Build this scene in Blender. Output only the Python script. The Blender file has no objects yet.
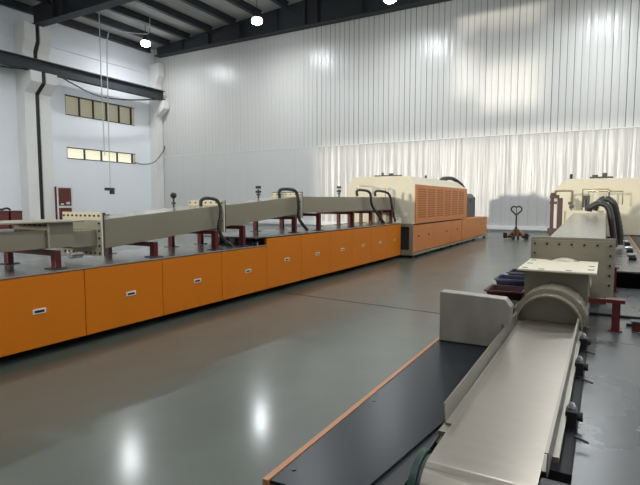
import bpy, bmesh, math, random
from mathutils import Vector, Matrix
random.seed(7)
sc = bpy.context.scene
COL = sc.collection
PI = math.pi

# ------------------------------------------------------------------ camera
CAM_H = 1.5
F_PX = 502.0
pitch = math.atan(40.5 / F_PX)
yaw = math.atan(286 / F_PX * math.cos(pitch))
cd = bpy.data.cameras.new('camera')
cd.sensor_width = 36.0
cd.sensor_fit = 'HORIZONTAL'
cd.lens = 36.0 * F_PX / 640.0
cd.clip_start = 0.05
cd.clip_end = 400
cam = bpy.data.objects.new('camera', cd)
COL.objects.link(cam)
cam.location = (0, 0, CAM_H)
cam.rotation_euler = (PI / 2 - pitch, 0, yaw)
sc.camera = cam

# ------------------------------------------------------------------ world, sun, exposure
w = bpy.data.worlds.new('world')
sc.world = w
w.use_nodes = True
w.node_tree.nodes['Background'].inputs[0].default_value = (0.80, 0.90, 1.0, 1)
w.node_tree.nodes['Background'].inputs[1].default_value = 0.10
sd = bpy.data.lights.new('sun', 'SUN')
sd.energy = 1.5
sd.angle = math.radians(1.9)
sd.color = (1.0, 0.92, 0.79)
sun = bpy.data.objects.new('sun', sd)
COL.objects.link(sun)
sdir = Vector((0.18, 1.0, -0.042)).normalized()
sun.rotation_euler = sdir.to_track_quat('-Z', 'Y').to_euler()
sun.location = (-4, -8, 6)
LAMP_W = 250
sc.view_settings.view_transform = 'Standard'
sc.view_settings.look = 'None'
sc.view_settings.gamma = 1
sc.view_settings.use_curve_mapping = False
sc.view_settings.exposure = 0.0

# ------------------------------------------------------------------ materials
def mat(name, col, rough=0.5, metal=0.0, var=0.0, vscale=3.0, bump=0.0, bscale=20.0, stretch=(1, 1, 1),
        rvar=0.0, emit=None, estr=0.0, coat=0.0, spec=0.5):
    m = bpy.data.materials.new(name)
    m.use_nodes = True
    nt = m.node_tree
    b = nt.nodes['Principled BSDF']
    b.inputs['Base Color'].default_value = (*col, 1)
    b.inputs['Roughness'].default_value = rough
    b.inputs['Metallic'].default_value = metal
    b.inputs['Specular IOR Level'].default_value = spec
    b.inputs['Coat Weight'].default_value = coat
    if emit:
        b.inputs['Emission Color'].default_value = (*emit, 1)
        b.inputs['Emission Strength'].default_value = estr
    tc = nt.nodes.new('ShaderNodeTexCoord')
    mp = nt.nodes.new('ShaderNodeMapping')
    mp.inputs['Scale'].default_value = stretch
    nt.links.new(tc.outputs['Object'], mp.inputs[0])
    if var or rvar:
        n = nt.nodes.new('ShaderNodeTexNoise')
        n.inputs['Scale'].default_value = vscale
        n.inputs['Detail'].default_value = 5
        nt.links.new(mp.outputs[0], n.inputs['Vector'])
        if var:
            r = nt.nodes.new('ShaderNodeMapRange')
            r.inputs['From Min'].default_value = 0.1
            r.inputs['From Max'].default_value = 0.9
            r.inputs['To Min'].default_value = 1 - var
            r.inputs['To Max'].default_value = 1 + var
            nt.links.new(n.outputs['Fac'], r.inputs['Value'])
            mx = nt.nodes.new('ShaderNodeVectorMath')
            mx.operation = 'SCALE'
            mx.inputs[0].default_value = col
            nt.links.new(r.outputs[0], mx.inputs['Scale'])
            nt.links.new(mx.outputs[0], b.inputs['Base Color'])
        if rvar:
            r2 = nt.nodes.new('ShaderNodeMapRange')
            r2.inputs['From Min'].default_value = 0.1
            r2.inputs['From Max'].default_value = 0.9
            r2.inputs['To Min'].default_value = max(0.02, rough - rvar)
            r2.inputs['To Max'].default_value = rough + rvar
            nt.links.new(n.outputs['Fac'], r2.inputs['Value'])
            nt.links.new(r2.outputs[0], b.inputs['Roughness'])
    if bump:
        n2 = nt.nodes.new('ShaderNodeTexNoise')
        n2.inputs['Scale'].default_value = bscale
        n2.inputs['Detail'].default_value = 3
        nt.links.new(mp.outputs[0], n2.inputs['Vector'])
        bp = nt.nodes.new('ShaderNodeBump')
        bp.inputs['Strength'].default_value = bump
        bp.inputs['Distance'].default_value = 0.01
        nt.links.new(n2.outputs['Fac'], bp.inputs['Height'])
        nt.links.new(bp.outputs[0], b.inputs['Normal'])
    return m

M = {}
M['orange'] = mat('orange_paint', (0.60, 0.165, 0.004), 0.42, var=0.04, vscale=1.5, spec=0.3)
M['orange_light'] = mat('orange_edge_paint', (0.40, 0.17, 0.065), 0.45)
M['apricot'] = mat('light_orange_paint', (0.56, 0.18, 0.028), 0.42, var=0.04)
M['slot'] = mat('louvre_slot_dark', (0.33, 0.10, 0.02), 0.6)
M['cream'] = mat('cream_paint', (0.68, 0.62, 0.46), 0.42, var=0.04, vscale=2)
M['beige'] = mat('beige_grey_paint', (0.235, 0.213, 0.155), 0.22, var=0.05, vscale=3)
M['flange'] = mat('flange_paint', (0.31, 0.275, 0.20), 0.45, var=0.04, vscale=5)
M['steel'] = mat('stainless_sheet', (0.55, 0.53, 0.49), 0.32, 0.75, var=0.10, vscale=6, rvar=0.08, bump=0.05, bscale=8)
M['belt'] = mat('belt_steel', (0.40, 0.36, 0.305), 0.32, 0.85, var=0.08, vscale=7, rvar=0.03, bump=0, bscale=9, stretch=(1, 2.5, 1))
M['tray'] = mat('tray_steel', (0.27, 0.25, 0.205), 0.34, 0.4, var=0.06)
M['cover'] = mat('brushed_cover', (0.33, 0.295, 0.25), 0.38, 0.25, var=0.22, vscale=4, rvar=0.1, bump=0.2, bscale=4, stretch=(3, 3, 1))
M['deck_grey'] = mat('steel_worktop', (0.17, 0.165, 0.15), 0.24, 0.5, var=0.08, vscale=3, rvar=0.03)
M['deck_right'] = mat('grey_deck_plate', (0.085, 0.088, 0.088), 0.28, 0.1, var=0.1, vscale=3, rvar=0.03, spec=0.4)
M['deck_black'] = mat('black_deck_plate', (0.014, 0.018, 0.022), 0.30, 0.0, var=0.12, vscale=3, spec=0.18)
M['black'] = mat('black_paint', (0.012, 0.012, 0.013), 0.45)
M['dark'] = mat('dark_interior', (0.02, 0.02, 0.022), 0.7)
M['dgrey'] = mat('dark_grey_paint', (0.045, 0.05, 0.055), 0.45)
M['girder'] = mat('girder_slate_paint', (0.026, 0.030, 0.036), 0.6, var=0.1)
M['red'] = mat('oxide_red_paint', (0.10, 0.010, 0.009), 0.35, var=0.08, vscale=8)
M['redbrown'] = mat('red_brown_board', (0.13, 0.028, 0.02), 0.6, var=0.1)
M['bolt'] = mat('bolt_dark', (0.05, 0.045, 0.04), 0.4, 0.6)
M['chrome'] = mat('chrome', (0.75, 0.75, 0.74), 0.18, 0.95)
M['hose'] = mat('grey_black_hose', (0.042, 0.040, 0.036), 0.35, 0.1)
M['pipe'] = mat('brass_pipe', (0.30, 0.24, 0.15), 0.35, 0.6)
M['green'] = mat('green_drum_paint', (0.008, 0.04, 0.024), 0.35)
M['navy'] = mat('navy_plastic', (0.02, 0.035, 0.10), 0.45)
M['darkred'] = mat('dark_red_plastic', (0.055, 0.008, 0.009), 0.5)
M['white'] = mat('white_paint', (0.75, 0.75, 0.73), 0.5)
M['yellow'] = mat('pallet_jack_yellow', (0.36, 0.13, 0.03), 0.5)
M['col'] = mat('column_plaster', (0.80, 0.79, 0.75), 0.8, var=0.04, vscale=1)
M['plaster'] = mat('white_plaster', (0.86, 0.88, 0.91), 0.85, var=0.04, vscale=0.4)
M['rubber'] = mat('rubber', (0.02, 0.02, 0.02), 0.7)
M['lens'] = mat('lamp_lens', (1, 1, 1), 0.4, emit=(0.93, 0.97, 1.0), estr=45)
M['pane_dim'] = mat('window_pane_dusk', (0.3, 0.28, 0.2), 0.3, emit=(0.58, 0.54, 0.38), estr=0.30)
M['pane_lit'] = mat('window_pane_bright', (0.5, 0.48, 0.35), 0.3, emit=(0.96, 0.91, 0.68), estr=0.80)
M['cable_white'] = mat('pale_cable', (0.6, 0.6, 0.58), 0.6)

def floor_material():
    m = bpy.data.materials.new('polished_concrete')
    m.use_nodes = True
    nt = m.node_tree
    b = nt.nodes['Principled BSDF']
    tc = nt.nodes.new('ShaderNodeTexCoord')
    n = nt.nodes.new('ShaderNodeTexNoise'); n.inputs['Scale'].default_value = 0.8; n.inputs['Detail'].default_value = 8
    n.inputs['Roughness'].default_value = 0.6
    nt.links.new(tc.outputs['Object'], n.inputs['Vector'])
    cr = nt.nodes.new('ShaderNodeValToRGB')
    cr.color_ramp.elements[0].position = 0.2; cr.color_ramp.elements[0].color = (0.056, 0.066, 0.052, 1)
    cr.color_ramp.elements[1].position = 0.8; cr.color_ramp.elements[1].color = (0.106, 0.122, 0.100, 1)
    nt.links.new(n.outputs['Fac'], cr.inputs[0])
    nt.links.new(cr.outputs[0], b.inputs['Base Color'])
    n3 = nt.nodes.new('ShaderNodeTexNoise'); n3.inputs['Scale'].default_value = 1.2; n3.inputs['Detail'].default_value = 2
    nt.links.new(tc.outputs['Object'], n3.inputs['Vector'])
    mr = nt.nodes.new('ShaderNodeMapRange'); mr.inputs['From Min'].default_value = .1; mr.inputs['From Max'].default_value = .9
    mr.inputs['To Min'].default_value = 0.10; mr.inputs['To Max'].default_value = 0.22
    nt.links.new(n3.outputs['Fac'], mr.inputs['Value'])
    nt.links.new(mr.outputs[0], b.inputs['Coat Roughness'])
    b.inputs['Roughness'].default_value = 0.42; b.inputs['Specular IOR Level'].default_value = 0.35; b.inputs['Coat Weight'].default_value = 0.45
    n2 = nt.nodes.new('ShaderNodeTexNoise'); n2.inputs['Scale'].default_value = 14; n2.inputs['Detail'].default_value = 4
    nt.links.new(tc.outputs['Object'], n2.inputs['Vector'])
    bp = nt.nodes.new('ShaderNodeBump'); bp.inputs['Strength'].default_value = 0.035; bp.inputs['Distance'].default_value = 0.01
    nt.links.new(n2.outputs['Fac'], bp.inputs['Height'])
    return m

def panel_material(name, base, period, linew, rough, bumpd, wig, groove_dark, coat=0.0, faint_left=False, vstretch=0.35):
    """vertical cladding: a thin dark joint every `period` metres and a rippled glossy face"""
    m = bpy.data.materials.new(name)
    m.use_nodes = True
    nt = m.node_tree
    L = nt.links.new
    b = nt.nodes['Principled BSDF']
    b.inputs['Roughness'].default_value = rough
    b.inputs['Coat Weight'].default_value = coat
    b.inputs['Coat Roughness'].default_value = 0.15
    tc = nt.nodes.new('ShaderNodeTexCoord')
    sep = nt.nodes.new('ShaderNodeSeparateXYZ'); L(tc.outputs['Object'], sep.inputs[0])
    nz = nt.nodes.new('ShaderNodeTexNoise'); nz.inputs['Scale'].default_value = 0.9; nz.inputs['Detail'].default_value = 2
    L(tc.outputs['Object'], nz.inputs['Vector'])
    a = nt.nodes.new('ShaderNodeMath'); a.operation = 'MULTIPLY_ADD'; a.inputs[1].default_value = wig
    L(nz.outputs['Fac'], a.inputs[0]); L(sep.outputs['X'], a.inputs[2])
    d = nt.nodes.new('ShaderNodeMath'); d.operation = 'DIVIDE'; d.inputs[1].default_value = period; L(a.outputs[0], d.inputs[0])
    fr = nt.nodes.new('ShaderNodeMath'); fr.operation = 'FRACT'; L(d.outputs[0], fr.inputs[0])
    pp = nt.nodes.new('ShaderNodeMath'); pp.operation = 'PINGPONG'; pp.inputs[1].default_value = 0.5; L(d.outputs[0], pp.inputs[0])
    lt = nt.nodes.new('ShaderNodeMath'); lt.operation = 'LESS_THAN'; lt.inputs[1].default_value = linew; L(pp.outputs[0], lt.inputs[0])
    # joints fade in and out from panel to panel
    fl = nt.nodes.new('ShaderNodeMath'); fl.operation = 'ROUND'; L(d.outputs[0], fl.inputs[0])
    wn = nt.nodes.new('ShaderNodeTexWhiteNoise'); wn.noise_dimensions = '1D'; L(fl.outputs[0], wn.inputs['W'])
    mr = nt.nodes.new('ShaderNodeMapRange'); mr.inputs['To Min'].default_value = 0.45; mr.inputs['To Max'].default_value = 1.0
    L(wn.outputs['Value'], mr.inputs['Value'])
    k = nt.nodes.new('ShaderNodeMath'); k.operation = 'MULTIPLY'; L(lt.outputs[0], k.inputs[0]); L(mr.outputs[0], k.inputs[1])
    if faint_left:   # joints left of the sixteenth metre are sealed and hardly show
        gt = nt.nodes.new('ShaderNodeMapRange'); gt.inputs['From Min'].default_value = -17.0; gt.inputs['From Max'].default_value = -15.5
        gt.inputs['To Min'].default_value = 0.22; L(sep.outputs['X'], gt.inputs['Value'])
        k2 = nt.nodes.new('ShaderNodeMath'); k2.operation = 'MULTIPLY'; L(k.outputs[0], k2.inputs[0]); L(gt.outputs[0], k2.inputs[1]); k = k2
    mix = nt.nodes.new('ShaderNodeMix'); mix.data_type = 'RGBA'
    L(k.outputs[0], mix.inputs['Factor'])
    mix.inputs['A'].default_value = (*base, 1)
    mix.inputs['B'].default_value = (*[c * groove_dark for c in base], 1)
    L(mix.outputs['Result'], b.inputs['Base Color'])
    # ripples: sheets slightly dished and long vertical waves
    mp = nt.nodes.new('ShaderNodeMapping'); mp.inputs['Scale'].default_value = (5.0, 1, vstretch)
    L(tc.outputs['Object'], mp.inputs[0])
    n2 = nt.nodes.new('ShaderNodeTexNoise'); n2.inputs['Scale'].default_value = 1.0; n2.inputs['Detail'].default_value = 3
    L(mp.outputs[0], n2.inputs['Vector'])
    sm = nt.nodes.new('ShaderNodeMath'); sm.operation = 'MULTIPLY_ADD'; sm.inputs[1].default_value = 0.6
    L(pp.outputs[0], sm.inputs[0]); L(n2.outputs['Fac'], sm.inputs[2])
    bp = nt.nodes.new('ShaderNodeBump'); bp.inputs['Strength'].default_value = 1.0; bp.inputs['Distance'].default_value = bumpd
    L(sm.outputs[0], bp.inputs['Height'])
    L(bp.outputs[0], b.inputs['Normal'])
    if coat:
        L(bp.outputs[0], b.inputs['Coat Normal'])
    return m

M['floor'] = floor_material()
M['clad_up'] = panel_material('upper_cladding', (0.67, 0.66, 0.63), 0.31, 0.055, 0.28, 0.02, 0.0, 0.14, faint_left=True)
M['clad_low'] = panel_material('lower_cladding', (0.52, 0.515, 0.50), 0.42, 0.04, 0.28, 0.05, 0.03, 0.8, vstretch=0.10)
M['clad_left'] = panel_material('plain_cladding', (0.66, 0.66, 0.64), 1.9, 0.004, 0.38, 0.008, 0.0, 0.7)
M['roof'] = panel_material('roof_sheet', (0.42, 0.42, 0.40), 0.9, 0.02, 0.7, 0.004, 0.0, 0.5)

# ------------------------------------------------------------------ mesh helpers
class MB:
    def __init__(self):
        self.bm = bmesh.new()
    def box(self, x0, x1, y0, y1, z0, z1):
        v = [self.bm.verts.new(p) for p in ((x0, y0, z0), (x1, y0, z0), (x1, y1, z0), (x0, y1, z0),
                                           (x0, y0, z1), (x1, y0, z1), (x1, y1, z1), (x0, y1, z1))]
        for f in ((0, 3, 2, 1), (4, 5, 6, 7), (0, 1, 5, 4), (1, 2, 6, 5), (2, 3, 7, 6), (3, 0, 4, 7)):
            self.bm.faces.new([v[i] for i in f])
        return self
    def hexa(self, pts):                       # eight corners: bottom four, top four
        v = [self.bm.verts.new(p) for p in pts]
        for f in ((0, 3, 2, 1), (4, 5, 6, 7), (0, 1, 5, 4), (1, 2, 6, 5), (2, 3, 7, 6), (3, 0, 4, 7)):
            self.bm.faces.new([v[i] for i in f])
        return self
    def prism(self, poly, a0, a1, axis='y'):
        """poly in the plane across `axis`: (x,z) for y, (x,y) for z, (y,z) for x"""
        def P(u, v, a):
            return {'y': (u, a, v), 'z': (u, v, a), 'x': (a, u, v)}[axis]
        A = [self.bm.verts.new(P(u, v, a0)) for u, v in poly]
        B = [self.bm.verts.new(P(u, v, a1)) for u, v in poly]
        n = len(poly)
        self.bm.faces.new(A[::-1]); self.bm.faces.new(B)
        for i in range(n):
            self.bm.faces.new((A[i], A[(i + 1) % n], B[(i + 1) % n], B[i]))
        return self
    def cyl(self, p0, p1, r, n=16, r1=None):
        p0, p1 = Vector(p0), Vector(p1)
        d = (p1 - p0).normalized()
        u = d.orthogonal().normalized(); v = d.cross(u)
        r1 = r if r1 is None else r1
        A = [self.bm.verts.new(p0 + (u * math.cos(t) + v * math.sin(t)) * r) for t in (2 * PI * i / n for i in range(n))]
        B = [self.bm.verts.new(p1 + (u * math.cos(t) + v * math.sin(t)) * r1) for t in (2 * PI * i / n for i in range(n))]
        self.bm.faces.new(A[::-1]); self.bm.faces.new(B)
        for i in range(n):
            self.bm.faces.new((A[i], A[(i + 1) % n], B[(i + 1) % n], B[i]))
        return self
    def tube(self, pts, r, n=10, smooth=4, closed=False, rib=0.0):
        P = [Vector(p) for p in pts]
        if smooth:
            Q = []
            m = len(P)
            for i in range(m if closed else m - 1):
                a, b = P[i], P[(i + 1) % m]
                pa = P[i - 1] if (i > 0 or closed) else a
                pb = P[(i + 2) % m] if (i + 2 < m or closed) else b
                for k in range(smooth):
                    t = k / smooth
                    Q.append(0.5 * ((2 * a) + (b - pa) * t + (2 * pa - 5 * a + 4 * b - pb) * t * t + (3 * a - pa - 3 * b + pb) * t ** 3))
            if not closed:
                Q.append(P[-1])
            P = Q
        rings = []
        up = None
        m = len(P)
        for i, p in enumerate(P):
            d = (P[(i + 1) % m] - P[i - 1]) if closed else (P[min(i + 1, m - 1)] - P[max(i - 1, 0)])
            d.normalize()
            if up is None:
                up = d.orthogonal().normalized()
            up = (up - d * up.dot(d)).normalized()
            s = d.cross(up)
            rr = r * (1 + (rib if i % 2 else 0))
            rings.append([self.bm.verts.new(p + (up * math.cos(t) + s * math.sin(t)) * rr) for t in (2 * PI * k / n for k in range(n))])
        for i in range(len(rings) if closed else len(rings) - 1):
            a, b = rings[i], rings[(i + 1) % len(rings)]
            for k in range(n):
                self.bm.faces.new((a[k], a[(k + 1) % n], b[(k + 1) % n], b[k]))
        if not closed:
            self.bm.faces.new(rings[0][::-1]); self.bm.faces.new(rings[-1])
        return self
    def sphere(self, c, r, n=12, sz=1.0):
        bmesh.ops.create_uvsphere(self.bm, u_segments=n, v_segments=max(6, n // 2), radius=r,
                                  matrix=Matrix.Translation(c) @ Matrix.Diagonal((1, 1, sz, 1)))
        return self
    def build(self, name, m, parent=None, bevel=0.0, smooth=False, seg=2):
        bmesh.ops.recalc_face_normals(self.bm, faces=self.bm.faces)
        me = bpy.data.meshes.new(name)
        self.bm.to_mesh(me); self.bm.free()
        for mm in (m if isinstance(m, (list, tuple)) else [m]):
            me.materials.append(M[mm])
        if smooth:
            for p in me.polygons:
                p.use_smooth = True
            me.set_sharp_from_angle(angle=math.radians(40)) if hasattr(me, 'set_sharp_from_angle') else None
        o = bpy.data.objects.new(name, me)
        COL.objects.link(o)
        if parent:
            o.parent = parent
            o.matrix_parent_inverse = Matrix.Translation(-parent.location)
        if bevel:
            bv = o.modifiers.new('bevel', 'BEVEL')
            bv.width = bevel; bv.segments = seg; bv.limit_method = 'ANGLE'
        return o

def tag(o, label, cat, group=None, kind=None):
    o['label'] = label
    o['category'] = cat
    if group: o['group'] = group
    if kind: o['kind'] = kind
    return o
def thing(name, loc, label, cat, group=None):
    o = bpy.data.objects.new(name, None)
    o.empty_display_size = 0.1
    COL.objects.link(o)
    o.location = loc
    return tag(o, label, cat, group)
def struct(o):
    o['kind'] = 'structure'
    return o
def copy_tree(o, delta, label, group=None):
    c = o.copy(); COL.objects.link(c)
    c.location = Vector(o.location) + Vector(delta)
    for ch in o.children:
        k = ch.copy(); COL.objects.link(k); k.parent = c; k.matrix_parent_inverse = ch.matrix_parent_inverse.copy()
        for g in ch.children:
            q = g.copy(); COL.objects.link(q); q.parent = k; q.matrix_parent_inverse = g.matrix_parent_inverse.copy()
    c['label'] = label
    if group: c['group'] = group
    return c
ORD = ['first', 'second', 'third', 'fourth', 'fifth', 'sixth', 'seventh', 'eighth', 'ninth', 'tenth', 'eleventh', 'twelfth', 'thirteenth', 'fourteenth']

# ================================================================== SETTING
WY = 26.9            # back wall plane
WX = -29.3           # left wall plane
RX = 12.0
def roofz(x):
    rid = -6.0
    return 12.35 + (min(x, rid) + 28.2) * 0.075 - max(0, x - rid) * 0.075

struct(MB().box(WX - 0.3, RX + 0.3, -10, WY + 0.3, -0.2, 0).build('floor', 'floor'))
# back wall: lower plain part, lower rippled part, upper part
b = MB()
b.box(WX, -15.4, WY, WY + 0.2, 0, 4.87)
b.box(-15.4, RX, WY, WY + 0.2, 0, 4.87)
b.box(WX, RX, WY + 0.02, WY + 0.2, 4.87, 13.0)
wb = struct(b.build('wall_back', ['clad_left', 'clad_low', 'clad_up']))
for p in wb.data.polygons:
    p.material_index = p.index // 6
struct(MB().box(WX, RX, WY - 0.015, WY + 0.01, 4.84, 4.88).build('trim_1', 'white'))
struct(MB().box(WX + .8, RX, WY - 0.10, WY, 0.10, 0.30).build('baseboard_back', 'white'))
# left wall with two openings for the strip windows
b = MB()
ys = [-10, 19.7, 24.95, WY]
zs = [0, 4.2, 4.92, 6.89, 8.13, 13.0]
for i in range(3):
    for j in range(5):
        if i == 1 and j in (1, 3):
            continue
        b.box(WX - 0.25, WX, ys[i], ys[i + 1], zs[j], zs[j + 1])
bmesh.ops.remove_doubles(b.bm, verts=b.bm.verts, dist=1e-5)
struct(b.build('wall_left', 'plaster'))
struct(MB().box(RX, RX + 0.2, -10, WY, 0, 12.4).build('wall_right', 'plaster'))
# unseen wall added behind the camera, its openings cut to shape the low sun
b = MB()
ya, yb = -9.6, -9.5
b.box(WX, -22.0, ya, yb, 0, 13.0)
b.box(-22.0, RX, ya, yb, 6.4, 7.8)
b.box(-22.0, -13.7, ya, yb, 7.8, 14.0)
b.box(-9.5, RX, ya, yb, 7.8, 14.0)
b.box(-13.7, -12.75, ya, yb, 7.8, 8.5)
b.box(-12.75, -12.45, ya, yb, 7.8, 11.8)
b.box(-12.45, -9.5, ya, yb, 10.1, 11.8)
b.box(-13.7, -12.75, ya, yb, 10.7, 11.8)
b.box(-3.4, RX, ya, yb, 0, 2.05)  # low block added to keep the sun off the right line's front
struct(b.build('wall_rear_sun_mask', 'plaster'))
struct(MB().box(WX, WX + 0.10, -10, 25.9, 10.75, 10.85).build('trim_2', 'plaster'))

def strip_window(name, z0, z1, n, pane, label):
    o = struct(MB().box(WX - 0.22, WX - 0.18, 19.7, 24.95, z0, z1).build(name, pane))
    f = MB()
    t = 0.05
    f.box(WX - 0.17, WX + 0.02, 19.7, 24.95, z0, z0 + t).box(WX - 0.17, WX + 0.02, 19.7, 24.95, z1 - t, z1)
    L = 24.95 - 19.7 - 0.25
    for k in range(n + 1):
        y = 19.7 + L * k / n
        f.box(WX - 0.17, WX - 0.04, y, y + t * 1.3, z0 + t, z1 - t)
    f.build('window_frame', 'dgrey', o)
    MB().box(WX - 0.17, WX + 0.0, 24.75, 24.95, z0 + t, z1 - t).build('window_jamb', 'cream', o)
strip_window('window_1', 6.89, 8.13, 5, 'pane_dim', '')
strip_window('window_2', 4.2, 4.92, 4, 'pane_lit', '')

# roof
b = MB()
xs = [WX - .3, -6.0, RX + .3]
for i in range(2):
    xa, xb = xs[i], xs[i + 1]
    za, zb = roofz(xa) + .35, roofz(xb) + .35
    b.hexa([(xa, -10, za), (xb, -10, zb), (xb, WY + .2, zb), (xa, WY + .2, za),
            (xa, -10, za + .12), (xb, -10, zb + .12), (xb, WY + .2, zb + .12), (xa, WY + .2, za + .12)])
struct(b.build('ceiling', 'roof'))

# purlins
k = 0
for x in (-29.0, -27.1, -25.2, -23.2, -21.2, -19.2, -17.2, -15.2, -13.2, -11.2, -9.2):
    z = roofz(x) + 0.33
    b = MB()
    b.box(x - .04, x + .04, -9.9, 26.3, z - .37, z)
    b.box(x - .13, x + .13, -9.9, 26.3, z - .40, z - .37)
    b.box(x - .13, x + .13, -9.9, 26.3, z - .04, z)
    tag(b.build('roof_purlin', 'girder'), f'dark steel purlin under the grey roof, {ORD[k]} one counted from the left wall', 'beam', 'dark roof purlins')
    k += 1

# girders
def girder(y, label, zb, x0, x1, stiff, fw=0.28, gap=0.04):
    t = thing('roof_girder', (x0, y, zb), label, 'girder')
    top = [(x0, roofz(x0) + .3 - gap), (-6.0, roofz(-6.0) + .3 - gap), (x1, roofz(x1) + .3 - gap)]
    MB().prism([(x0, zb), (x1, zb)] + top[::-1], y - .02, y + .02).build('web_plate', 'girder', t)
    MB().box(x0, x1, y - fw, y + fw, zb - .05, zb).build('bottom_flange', 'girder', t)
    for x in stiff:
        MB().box(x - .06, x + .06, y - fw + .02, y - .021, zb, roofz(x) + .2 - gap).build('stiffener', 'girder', t)
    return t
girder(26.55, 'deep dark girder running along the top of the white back wall', 11.98, -28.6, RX - .1,
       (-26.0, -23.6, -20.95, -18.05, -16.05, -15.2, -12.35, -9.5, -6.5, -3.5))
girder(17.6, 'dark roof girder crossing overhead at the top left, resting on the split column', 11.5, -28.7, RX - .1, (-26.6, -25.8, -22.0, -18.0), 0.3)

# columns with two corbels each
def column(y0, y1, label, split=None):
    t = thing('wall_column', (WX, (y0 + y1) / 2, 0), label, 'column')
    prof = [(WX + .01, 0), (-28.55, 0), (-28.55, 7.65), (-27.85, 8.2), (-27.85, 8.78), (-28.55, 8.78), (-28.55, 10.0), (-28.25, 10.55),
            (-28.25, 11.42), (WX + .01, 11.42)]
    if split:
        MB().prism(prof, y0, split[0]).build('column_half', 'col', t)
        MB().prism(prof, split[1], y1).build('column_half', 'col', t)
        pts = [(-28.62, 0), (-28.62, 7.6), (-27.93, 8.15), (-27.93, 8.75), (-28.62, 8.78), (-28.62, 9.9), (-28.33, 10.5), (-28.33, 11.4), (-29.2, 11.4), (-29.2, 0)]
        MB().prism(pts, split[0] + .01, split[1] - .01).build('joint_filler', 'black', t)
    else:
        MB().prism(prof, y0, y1).build('column_shaft', 'col', t)
    return t
column(16.75, 18.3, 'pale stepped wall column split by a black vertical joint, at far left', (17.38, 17.64))
column(26.3, 26.86, 'pale stepped column in the corner where left wall meets back wall')

# crane runway beam
t = thing('crane_beam', (-28.1, 10, 8.8), 'dark steel crane runway beam crossing the left wall below the roof', 'beam')
MB().box(-28.12, -28.08, -9, 26.55, 8.88, 9.40).build('web_plate', 'girder', t)
MB().box(-28.3, -27.9, -9, 26.55, 9.40, 9.46).build('top_flange', 'girder', t)
MB().box(-28.3, -27.9, -9, 26.55, 8.80, 8.88).build('bottom_flange', 'girder', t)
b = MB().tube([(-27.85, 18.6, 8.74), (-27.85, 19.3, 8.5), (-27.8, 21, 8.1), (-27.8, 23.2, 8.25), (-27.85, 25.8, 8.74)], .045, 8, 6)
tag(b.build('festoon_cable', 'black', smooth=True), 'black cable sagging in a long curve under the crane beam', 'cable')
b = MB().tube([(-27.85, 13.6, 8.75), (-27.85, 15.1, 8.60), (-27.85, 16.5, 8.75)], .045, 8, 6)
tag(b.build('festoon_cable', 'black', smooth=True), 'short black cable under the crane beam left of the split column', 'cable')

# pendant cable and control
t = thing('pendant_control', (-25, 19.4, 2.1), 'grey pendant control box hanging on a thin pale cable near the left wall', 'control')
MB().box(-25.1, -24.9, 19.1, 19.65, 2.16, 2.32).box(-25.08, -24.92, 19.42, 19.66, 1.95, 2.159).build('control_box', 'dgrey', t, .01)
MB().tube([(-25, 19.42, 2.3), (-25, 19.45, 6), (-25, 19.5, 9.6), (-25, 19.6, 10.9), (-25, 19.9, 11.3), (-25, 21.0, 11.5), (-25, 22.2, 11.75), (-25, 22.6, 12.0), (-25, 22.7, 12.93)], .03, 8, 5).build("hanging_cable", "cable_white", t, smooth=True)
b = MB().tube([(-25.3, 19.35, 4.2), (-25.3, 19.3, 8.5), (-25.3, 19.3, 12.9)], .028, 8, 3)
tag(b.build('hanging_cable', 'cable_white', smooth=True), 'thinner pale cable hanging left of the pendant control cable', 'cable')
b = MB().tube([(-29.2, 24.8, 4.3), (-29.0, 25.4, 4.2), (-28.4, 25.9, 4.4), (-28.3, 26.7, 5.3), (-28.3, 26.75, 5.6)], .03, 8, 5)
tag(b.build('wall_cable', 'black', smooth=True), 'thin dark cable running from lower window strip to the wall corner', 'cable')

# high bay lamps
def lamp(x, y, z=11.0, label=''):
    t = thing('high_bay_lamp', (x, y, z), label, 'lamp', 'high bay lamps')
    MB().cyl((x, y, z - .02), (x, y, z + .12), .30, 24, .22).cyl((x, y, z + .12), (x, y, z + .38), .13, 16, .10).build('housing', 'dgrey', t, smooth=True)
    MB().sphere((x, y, z - .16), .30, 24, .62).build('lens', 'lens', t, smooth=True)
    MB().cyl((x, y, z + .38), (x, y, roofz(x) + .3), .02, 8).build('suspension_rod', 'dgrey', t)
    ld = bpy.data.lights.new('lamp_light', 'AREA'); ld.shape = 'DISK'; ld.size = 0.5
    ld.energy = LAMP_W; ld.color = (0.93, 0.97, 1.0)
    lo = bpy.data.objects.new('lamp_light', ld)
    COL.objects.link(lo); lo.parent = t; lo.location = (0, 0, -.40)
lamp(-26.0, 23.2, 11.75, label='glowing high bay lamp hanging near the left wall under the roof')
lamp(-17.18, 23.2, 11.62, label='glowing high bay lamp in front of the dark girder, between the other two lit lamps')
lamp(-9.34, 23.2, 11.3, label='glowing high bay lamp at the top edge of the picture, above the back wall')
for x, n in ((-0.5, 'right of the aisle'), (8.0, 'near the right wall')):
    lamp(x, 23.3, label=f'high bay lamp of the back row, {n}')
for j, y in enumerate((15.4, 7.6, -0.4)):
    for x, n in ((-25.3, 'beside the left wall'), (-19.0, 'left of the orange line'), (-9.3, 'over the orange line'), (-0.5, 'over the aisle'), (8.0, 'near the right wall')):
        if j == 0 and x < -20: continue
        lamp(x, y, label=f'high bay lamp {n}, {ORD[j + 1]} row from the back')

# floor joint
struct(MB().prism([(-4.68, 6.88), (-0.95, 6.52), (-0.95, 6.50), (-4.68, 6.86)], 0.0, 0.004, 'z').build('trim_3', 'black'))

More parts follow.
